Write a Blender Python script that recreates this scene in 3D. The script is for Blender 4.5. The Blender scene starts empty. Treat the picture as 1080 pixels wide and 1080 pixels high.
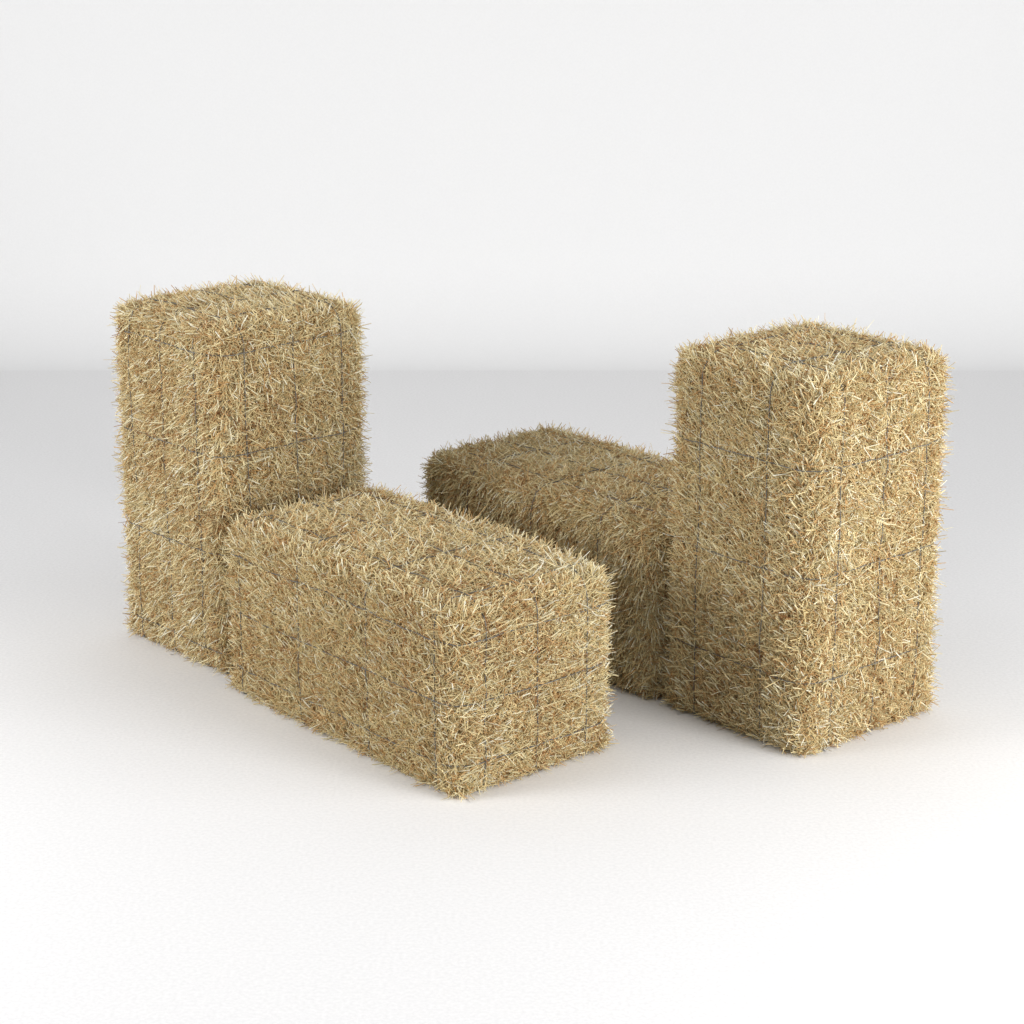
import bpy, math
import numpy as np

S = bpy.context.scene
COL = S.collection
PI = math.pi

# ------------------------------------------------------------------ helpers
def nodes_of(mat):
    mat.use_nodes = True
    return mat.node_tree, mat.node_tree.nodes, mat.node_tree.links

def mesh_object(name, verts, quads, mats, parent=None, attrs=None, smooth=True, mat_idx=None):
    me = bpy.data.meshes.new(name)
    nv, nf = len(verts), len(quads)
    me.vertices.add(nv)
    me.vertices.foreach_set('co', np.asarray(verts, np.float32).ravel())
    me.loops.add(nf * 4)
    me.loops.foreach_set('vertex_index', np.asarray(quads, np.int32).ravel())
    me.polygons.add(nf)
    me.polygons.foreach_set('loop_start', np.arange(nf, dtype=np.int32) * 4)
    me.polygons.foreach_set('loop_total', np.full(nf, 4, np.int32))
    me.polygons.foreach_set('use_smooth', np.full(nf, smooth))
    for m in mats:
        me.materials.append(m)
    if mat_idx is not None:
        me.polygons.foreach_set('material_index', np.asarray(mat_idx, np.int32))
    if attrs:
        for k, v in attrs.items():
            a = me.attributes.new(k, 'FLOAT', 'POINT')
            a.data.foreach_set('value', np.asarray(v, np.float32))
    me.update()
    me.validate()
    o = bpy.data.objects.new(name, me)
    COL.objects.link(o)
    o.parent = parent
    return o

# ------------------------------------------------------------------ materials
def straw_material():
    m = bpy.data.materials.new('straw')
    nt, N, L = nodes_of(m)
    b = N['Principled BSDF']
    b.inputs['Roughness'].default_value = .5
    b.inputs['Specular IOR Level'].default_value = .35
    a = N.new('ShaderNodeAttribute'); a.attribute_name = 'tint'
    r = N.new('ShaderNodeValToRGB')
    e = r.color_ramp.elements
    stops = STRAW
    e[0].position, e[0].color = stops[0][0], (*stops[0][1], 1)
    e[1].position, e[1].color = stops[-1][0], (*stops[-1][1], 1)
    for p, c in stops[1:-1]:
        q = e.new(p); q.color = (*c, 1)
    L.new(a.outputs['Fac'], r.inputs['Fac'])
    # fine lengthwise mottling of the stalks
    tc = N.new('ShaderNodeTexCoord')
    n = N.new('ShaderNodeTexNoise'); n.inputs['Scale'].default_value = 90; n.inputs['Detail'].default_value = 2
    L.new(tc.outputs['Object'], n.inputs['Vector'])
    mr = N.new('ShaderNodeMapRange')
    mr.inputs['To Min'].default_value = .78; mr.inputs['To Max'].default_value = 1.18
    L.new(n.outputs['Fac'], mr.inputs['Value'])
    mx = N.new('ShaderNodeVectorMath'); mx.operation = 'SCALE'
    L.new(r.outputs['Color'], mx.inputs[0]); L.new(mr.outputs['Result'], mx.inputs['Scale'])
    L.new(mx.outputs['Vector'], b.inputs['Base Color'])
    return m

STRAW = [(0.0, (.36, .175, .065)), (.09, (.62, .36, .14)), (.24, (.76, .525, .25)),
         (.42, (.60, .52, .295)), (.58, (.85, .665, .34)), (.80, (.89, .765, .445)),
         (.92, (.95, .88, .61)), (1.0, (.96, .93, .78))]

def core_material():
    m = bpy.data.materials.new('packed_straw_core')
    nt, N, L = nodes_of(m)
    b = N['Principled BSDF']; b.inputs['Roughness'].default_value = .85
    tc = N.new('ShaderNodeTexCoord')
    n = N.new('ShaderNodeTexNoise'); n.inputs['Scale'].default_value = 120; n.inputs['Detail'].default_value = 4
    L.new(tc.outputs['Object'], n.inputs['Vector'])
    r = N.new('ShaderNodeValToRGB')
    r.color_ramp.elements[0].position = .35; r.color_ramp.elements[0].color = (.28, .18, .08, 1)
    r.color_ramp.elements[1].position = .68; r.color_ramp.elements[1].color = (.60, .46, .23, 1)
    L.new(n.outputs['Fac'], r.inputs['Fac']); L.new(r.outputs['Color'], b.inputs['Base Color'])
    return m

def wire_material():
    m = bpy.data.materials.new('dull_galvanised_wire')
    nt, N, L = nodes_of(m)
    b = N['Principled BSDF']
    b.inputs['Roughness'].default_value = .6; b.inputs['Metallic'].default_value = .3
    tc = N.new('ShaderNodeTexCoord')
    n = N.new('ShaderNodeTexNoise'); n.inputs['Scale'].default_value = 60
    L.new(tc.outputs['Object'], n.inputs['Vector'])
    r = N.new('ShaderNodeValToRGB')
    r.color_ramp.elements[0].color = (.085, .083, .08, 1)
    r.color_ramp.elements[1].color = (.22, .215, .205, 1)
    L.new(n.outputs['Fac'], r.inputs['Fac']); L.new(r.outputs['Color'], b.inputs['Base Color'])
    return m

def backdrop_material(name, col, speck):
    m = bpy.data.materials.new(name)
    nt, N, L = nodes_of(m)
    b = N['Principled BSDF']
    b.inputs['Roughness'].default_value = .75
    b.inputs['Specular IOR Level'].default_value = .2
    tc = N.new('ShaderNodeTexCoord')
    n = N.new('ShaderNodeTexNoise'); n.inputs['Scale'].default_value = 110; n.inputs['Detail'].default_value = 3
    L.new(tc.outputs['Object'], n.inputs['Vector'])
    mr = N.new('ShaderNodeMapRange')
    mr.inputs['From Min'].default_value = .3; mr.inputs['From Max'].default_value = .7
    mr.inputs['To Min'].default_value = 1 - speck; mr.inputs['To Max'].default_value = 1 + speck
    L.new(n.outputs['Fac'], mr.inputs['Value'])
    mx = N.new('ShaderNodeVectorMath'); mx.operation = 'SCALE'
    mx.inputs[0].default_value = col
    L.new(mr.outputs['Result'], mx.inputs['Scale'])
    L.new(mx.outputs['Vector'], b.inputs['Base Color'])
    bp = N.new('ShaderNodeBump'); bp.inputs['Strength'].default_value = .15; bp.inputs['Distance'].default_value = .002
    L.new(n.outputs['Fac'], bp.inputs['Height']); L.new(bp.outputs['Normal'], b.inputs['Normal'])
    return m

M_STRAW, M_CORE, M_WIRE = straw_material(), core_material(), wire_material()

# ------------------------------------------------------------------ rounded box
R = .052          # corner radius of a bale
SINK = .006      # the stalks root this deep

def noise3(p, seed):
    """cheap smooth noise: sum of sines with random directions"""
    rg = np.random.default_rng(seed)
    out = np.zeros(len(p))
    for k in range(10):
        w = rg.normal(size=3) * (6 + 2.2 * k)
        out += np.sin(p @ w + rg.uniform(0, 6.28)) / (1 + .35 * k)
    return out / 3.2

def round_box(p, half, r):
    """push points lying on the faces of a box to the rounded box; returns point, normal"""
    k = np.clip((p[:, 2] / half[2] + 1) / .4, 0, 1)[:, None]
    r = .026 + (r - .026) * k * k * (3 - 2 * k)      # the weight presses the lower edges square
    q = np.clip(p, -(half - r), half - r)
    d = p - q
    n = d / np.maximum(np.linalg.norm(d, axis=1, keepdims=True), 1e-9)
    return q + n * r, n

def bulge(p, n, half, seed):
    """faces belly out a little and are uneven"""
    t = p / half
    b = np.prod(np.where(np.abs(n) > .7, 1, 1 - np.clip(np.abs(t), 0, 1) ** 4), axis=1)
    return .005 * b + .004 * noise3(p, seed)

def surface(p, half, seed):
    q, n = round_box(p, half, R)
    return q + n * (bulge(q, n, half, seed))[:, None], n

def core_mesh(half, seed):
    V, F = [], []
    off = 0
    for ax in range(3):
        for sgn in (-1, 1):
            a, b = [i for i in range(3) if i != ax]
            na, nb = int(half[a] * 2 / .02), int(half[b] * 2 / .02)
            ga, gb = np.meshgrid(np.linspace(-half[a], half[a], na + 1), np.linspace(-half[b], half[b], nb + 1), indexing='ij')
            p = np.zeros((ga.size, 3)); p[:, a] = ga.ravel(); p[:, b] = gb.ravel(); p[:, ax] = sgn * half[ax]
            q, n = surface(p, half, seed)
            q -= n * .004
            i, j = np.meshgrid(np.arange(na), np.arange(nb), indexing='ij')
            k = (i * (nb + 1) + j).ravel() + off
            f = np.stack([k, k + nb + 1, k + nb + 2, k + 1], 1)
            flip = (sgn < 0) ^ (ax == 1)
            if flip: f = f[:, ::-1]
            V.append(q); F.append(f); off += len(p)
    return np.concatenate(V), np.concatenate(F)

def face_flow(p, n, flows):
    """preferred lie of the stalks: blend of the six faces' combing directions"""
    w = np.zeros((len(p), 6))
    for k in range(3):
        w[:, 2 * k] = np.clip(-n[:, k], 0, 1) ** 2
        w[:, 2 * k + 1] = np.clip(n[:, k], 0, 1) ** 2
    D = np.array([f[0] for f in flows], float); s = np.array([f[1] for f in flows], float)
    return w @ (D * s[:, None])

def stalks(half, n_st, seed, flows, grid):
    rg = np.random.default_rng(seed)
    area = np.array([half[1] * half[2], half[1] * half[2], half[0] * half[2], half[0] * half[2], half[0] * half[1] * .06, half[0] * half[1]])
    cnt = (area / area.sum() * n_st).astype(int)
    P = []
    for fi, c in enumerate(cnt):
        ax, sgn = fi // 2, (-1 if fi % 2 == 0 else 1)
        p = rg.uniform(-1, 1, (c, 3)) * half
        if fi == 4:      # underside: only a rim of stalks near the edges
            k = rg.random(c) < .5
            s = rg.choice([-1, 1], c)
            p[k, 0] = s[k] * half[0] * rg.uniform(.86, 1, k.sum())
            p[~k, 1] = s[~k] * half[1] * rg.uniform(.86, 1, (~k).sum())
        p[:, ax] = sgn * half[ax]
        P.append(p)
    P = np.concatenate(P)
    q, n = surface(P, half, seed)
    m = len(q)
    # tangent direction: combed flow + clump direction + random
    rnd = rg.normal(size=(m, 3))
    clump = np.stack([noise3(q * 1.6, seed + 11), noise3(q * 1.6, seed + 12), noise3(q * 1.6, seed + 13)], 1)
    clump2 = np.stack([noise3(q * 5, seed + 21), noise3(q * 5, seed + 22), noise3(q * 5, seed + 23)], 1)
    flow = face_flow(q, n, flows)
    kind = rg.random(m)
    accent = (rg.random(m) < .11) & (kind >= .45)
    follow = np.where(accent, 2.3, np.where(rg.random(m) < .3, .7, .22))[:, None]
    t = rnd * .95 + clump * .12 + clump2 * .30 + flow * follow
    t -= (t * n).sum(1, keepdims=True) * n
    t /= np.linalg.norm(t, axis=1, keepdims=True)
    # tilt away from the surface: most lie flat, some stand up
    th = np.where(kind < .45, rg.uniform(2, 22, m), np.where(kind < .86, rg.uniform(13, 38, m), rg.uniform(32, 82, m))) * PI / 180
    ln = np.where(kind < .45, rg.uniform(.024, .052, m), np.where(kind < .86, rg.uniform(.020, .048, m), rg.uniform(.028, .058, m)))
    ln = np.where(rg.random(m) < .05, ln * 1.35, ln)
    # the wires press the straw down along the grid
    ln = np.where(accent, rg.uniform(.034, .060, m), ln)
    th = np.where(accent, rg.uniform(12, 46, m) * PI / 180, th)
    near = np.full(m, 1.0)
    for ax, fr in enumerate(grid):
        for f in fr:
            dist = np.abs(q[:, ax] + t[:, ax] * ln * .4 - half[ax] * (2 * f - 1))
            near = np.minimum(near, np.where(np.abs(n[:, ax]) < .6, np.clip((dist - .005) / .012, 0, 1), 1))
    press = rg.random(m) < .80
    th = np.where(n[:, 2] > .85, th * .70, th)
    th = np.where(press, th * (.12 + .88 * near), th)
    d = t * np.cos(th)[:, None] + n * np.sin(th)[:, None]
    root = q - n * (rg.uniform(.0, 1, m) * SINK)[:, None] - t * (ln * .25)[:, None]
    root += n * np.where(kind < .45, rg.uniform(0, .012, m), 0)[:, None]
    side = np.cross(d, n); side /= np.maximum(np.linalg.norm(side, axis=1, keepdims=True), 1e-6)
    up = np.cross(side, d)
    bend = rg.normal(0, .034, m) * ln; bend2 = rg.normal(0, .026, m) * ln
    rad = np.where(accent, rg.uniform(.0016, .0024, m), rg.uniform(.0006, .0015, m))
    roll = rg.uniform(0, 2 * PI, m)
    rings = []
    for s, f, wd in ((0, 0, .9), (.5, 1, 1.0), (1, 0, .75)):
        c = root + d * (ln * s)[:, None] + side * (bend * f)[:, None] + up * (bend2 * f)[:, None]
        for k in range(3):
            a = roll + k * 2 * PI / 3
            rings.append(c + (side * np.cos(a)[:, None] + up * np.sin(a)[:, None]) * (rad * wd)[:, None])
    V = np.stack(rings, 1)                       # m, 9, 3
    base = np.array([[r * 3 + k, r * 3 + (k + 1) % 3, r * 3 + 3 + (k + 1) % 3, r * 3 + 3 + k] for r in range(2) for k in range(3)])
    F = (base[None] + (np.arange(m) * 9)[:, None, None]).reshape(-1, 4)
    tint = np.clip(rg.beta(1.1, 1.15, m) + .12 * noise3(q * 1.3, seed + 31) + np.where(kind > .45, .03, -.05), 0, 1)
    tint = np.where(accent, rg.uniform(.74, 1, m), tint)
    # no stalk pokes through the floor
    low = V[:, :, 2].min(1) < -half[2] - .004
    keep = ~low | (rg.random(m) < .12)
    V = V[keep]; tint = tint[keep]; F = F[:keep.sum() * 6]
    V[:, :, 2] = np.maximum(V[:, :, 2], -half[2] + .0012)
    return V.reshape(-1, 3), F, np.repeat(tint, 9)

def wire_loop(half, ax, frac, seed, lift, surf_seed):
    """closed rounded-rectangle loop in the plane x[ax] = frac, lying on the straw"""
    rg = np.random.default_rng(seed)
    a, b = [i for i in range(3) if i != ax]
    hx, hy = half[a], half[b]
    # walk round the loop
    pts = []
    step = .012
    per = [(-hx, -hy), (hx, -hy), (hx, hy), (-hx, hy)]
    for i in range(4):
        p, q = np.array(per[i]), np.array(per[(i + 1) % 4])
        k = int(np.linalg.norm(q - p) / step)
        for s in range(k): pts.append(p + (q - p) * s / k)
    pts = np.array(pts)
    P = np.zeros((len(pts), 3)); P[:, a] = pts[:, 0]; P[:, b] = pts[:, 1]
    P[:, ax] = -half[ax] + 2 * half[ax] * frac
    q, n = surface(P, half, surf_seed)
    u = np.arange(len(P)) / len(P) * 2 * PI
    w = sum(rg.normal(0, 1) * np.sin(k * u + rg.uniform(0, 6.28)) / (k ** .5) for k in (2, 3, 5, 8, 13, 21)) * .0014
    h = lift + sum(rg.normal(0, 1) * np.sin(k * u + rg.uniform(0, 6.28)) for k in (4, 7, 12, 19, 31)) * .0012
    q = q + n * h[:, None]
    q[:, ax] += w
    q[:, 2] = np.maximum(q[:, 2], -half[2] + .003)
    T = np.roll(q, -1, 0) - np.roll(q, 1, 0); T /= np.linalg.norm(T, axis=1, keepdims=True)
    e = np.zeros(3); e[ax] = 1
    s1 = np.cross(T, e); s1 /= np.linalg.norm(s1, axis=1, keepdims=True)
    s2 = np.cross(T, s1)
    r = WIRE_R
    K = 6
    V = np.stack([q + (s1 * math.cos(2 * PI * k / K) + s2 * math.sin(2 * PI * k / K)) * r for k in range(K)], 1)
    m = len(q)
    i = np.arange(m)[:, None]; k = np.arange(K)[None]
    F = np.stack([i * K + k, ((i + 1) % m) * K + k, ((i + 1) % m) * K + (k + 1) % K, i * K + (k + 1) % K], -1).reshape(-1, 4)
    return V.reshape(-1, 3), F

WIRE_R = .0014

def bale(label, corner, yaw, size, fx, fy, fz, flows, seed, n_st=110000, lift=.0125):
    half = np.array(size) / 2 * 1.010
    corner = (corner[0] - .004 * math.cos(yaw), corner[1] - .008)
    c, s = math.cos(yaw), math.sin(yaw)
    ctr = (corner[0] + c * half[0] - s * half[1], corner[1] + s * half[0] + c * half[1])
    root = bpy.data.objects.new('straw_bale', None)
    COL.objects.link(root)
    root.empty_display_size = .2
    root.location = (ctr[0], ctr[1], 0); root.rotation_euler = (0, 0, yaw)
    root['label'] = label; root['category'] = 'straw bale'; root['group'] = 'wire-bound straw bales'
    cv, cf = core_mesh(half, seed)
    sv, sf, tint = stalks(half, n_st, seed, flows, (fx, fy, fz))
    V = np.concatenate([cv, sv]); V[:, 2] += half[2] + .001
    F = np.concatenate([cf, sf + len(cv)])
    mi = np.concatenate([np.zeros(len(cf), int), np.ones(len(sf), int)])
    mesh_object('packed_straw', V, F, [M_CORE, M_STRAW], root,
                {'tint': np.concatenate([np.full(len(cv), .3), tint])}, True, mi)
    for ax, fr in ((0, fx), (1, fy), (2, fz)):
        for i, f in enumerate(fr):
            v, q = wire_loop(half, ax, f, seed * 100 + ax * 10 + i, lift - .0005 * (ax == 2), seed)
            v[:, 2] += half[2] + .001
            mesh_object('wire_loop', v, q, [M_WIRE], root)
    return root

# ------------------------------------------------------------------ the four bales
# local frame: x runs back-right along one face, y back-left along the other; origin corner is the nearest upright edge
T3 = (.167, .5, .833)
W1, W2 = .5, .482
W1, W2 = .505, .488
Z = (0, 0, 0)
# flows: six entries (-x, +x, -y, +y, -z, +z): combing direction (local), strength
RND = ((0, 0, 1), .0)
bale('tall straw bale standing on end at left, behind the near lying bale', (-.813, 6.064), .7366, (W1, W2, .993),
     T3, T3, (.065, .355, .645, .935),
     [((0, .6, -.8), 1.0), RND, ((.3, 0, -.4), .3), RND, ((0, 0, 0), 0), ((-.5, .9, 0), 1.2)], 3)
bale('nearest straw bale, lying flat at front with its square end facing right', (-.1369, 5.2037), .7062, (W1, .982, W2),
     T3, (.065, .348, .652, .935), T3,
     [((0, .1, 1), 1.3), RND, ((.8, 0, .6), 1.0), RND, ((0, 0, 0), 0), ((.2, -.3, 0), .2)], 5)
bale('farthest straw bale, lying flat and shaded behind the tall right-hand bale', (.3981, 5.8746), .72, (W1, .982, W2),
     T3, (.2164, .5, .783), (),
     [((0, 0, -1), 1.7), RND, ((.2, 0, -1), .6), RND, ((0, 0, 0), 0), ((-.3, .3, 0), .2)], 7, lift=.0125)
bale('tall straw bale standing on end at right, its right face brightly lit', (.766, 5.468), .7229, (W1, W2, .993),
     T3, (.2978, .7822), (.203, .487, .773),
     [((0, .42, 1), 1.7), RND, ((.2, 0, .2), .2), RND, ((0, 0, 0), 0), ((-.5, .7, 0), .6)], 9)

# ------------------------------------------------------------------ floor and backdrop (cyclorama)
Y0, RAD, HW, HT = 9.8, .42, 9, 6
M_FLOOR = backdrop_material('matt_white_floor', (.838, .834, .838), .045)
M_WALL = backdrop_material('matt_white_backdrop', (.868, .868, .87), .012)
fl = mesh_object('floor', [(-HW, -4, 0), (HW, -4, 0), (HW, Y0, 0), (-HW, Y0, 0)], [(0, 1, 2, 3)], [M_FLOOR], smooth=False)
fl['kind'] = 'structure'
prof = [(Y0 + RAD * math.sin(a), RAD * (1 - math.cos(a))) for a in np.linspace(0, PI / 2, 33)] + [(Y0 + RAD, HT)]
v = [(x, y, z) for (y, z) in prof for x in (-HW, HW)]
wl = mesh_object('backdrop', v, [(2 * i, 2 * i + 1, 2 * i + 3, 2 * i + 2) for i in range(len(prof) - 1)], [M_WALL])
wl['kind'] = 'structure'

# ------------------------------------------------------------------ light
w = bpy.data.worlds.new('World'); S.world = w; w.use_nodes = True
bg = w.node_tree.nodes['Background']
bg.inputs['Color'].default_value = (.97, .985, 1, 1); bg.inputs['Strength'].default_value = .25

def area(name, loc, target, size, power, col=(1, 1, 1)):
    l = bpy.data.lights.new(name, 'AREA'); l.shape = 'RECTANGLE'; l.size, l.size_y = size
    l.energy = power; l.color = col
    o = bpy.data.objects.new(name, l); COL.objects.link(o)
    from mathutils import Vector
    o.location = loc
    o.rotation_euler = (Vector(target) - Vector(loc)).to_track_quat('-Z', 'Y').to_euler()
    return o
WARM = (1, .996, .99)
area('key_softbox', (4.5, 2.2, 1.8), (.6, 5.6, .4), (2.0, 2.0), 235, WARM)
area('low_right_softbox', (3.6, 3.6, 1.3), (.6, 5.6, .4), (1.4, 1.4), 24, WARM)
area('high_right_softbox', (6, 4.5, 3.2), (.6, 5.6, .4), (2.4, 2.4), 84, WARM)
area('fill_softbox', (-4.7, 3.8, 2.0), (-.5, 5.8, .4), (2.0, 2.0), 122, WARM)
area('high_left_softbox', (-6, 4.5, 3.2), (-.5, 5.8, .4), (2.4, 2.4), 116, WARM)
area('overhead_strip', (0, 4.5, 4), (0, 3.5, 0), (6, 1.2), 39, WARM)
area('top_strip', (0, 8, 4.5), (0, 6, 0), (6, 1.5), 23, WARM)

# ------------------------------------------------------------------ camera
cam = bpy.data.cameras.new('camera'); co = bpy.data.objects.new('camera', cam); COL.objects.link(co)
cam.sensor_width = 36; cam.lens = 2380.2 / 1080 * 36; cam.clip_end = 100; cam.clip_start = .05
co.location = (0, 0, 2.349); co.rotation_euler = (PI / 2 - .2979, 0, 0)
S.camera = co
S.view_settings.view_transform = 'Standard'; S.view_settings.look = 'None'
S.view_settings.exposure = 0; S.view_settings.gamma = 1
S.view_settings.use_curve_mapping = False
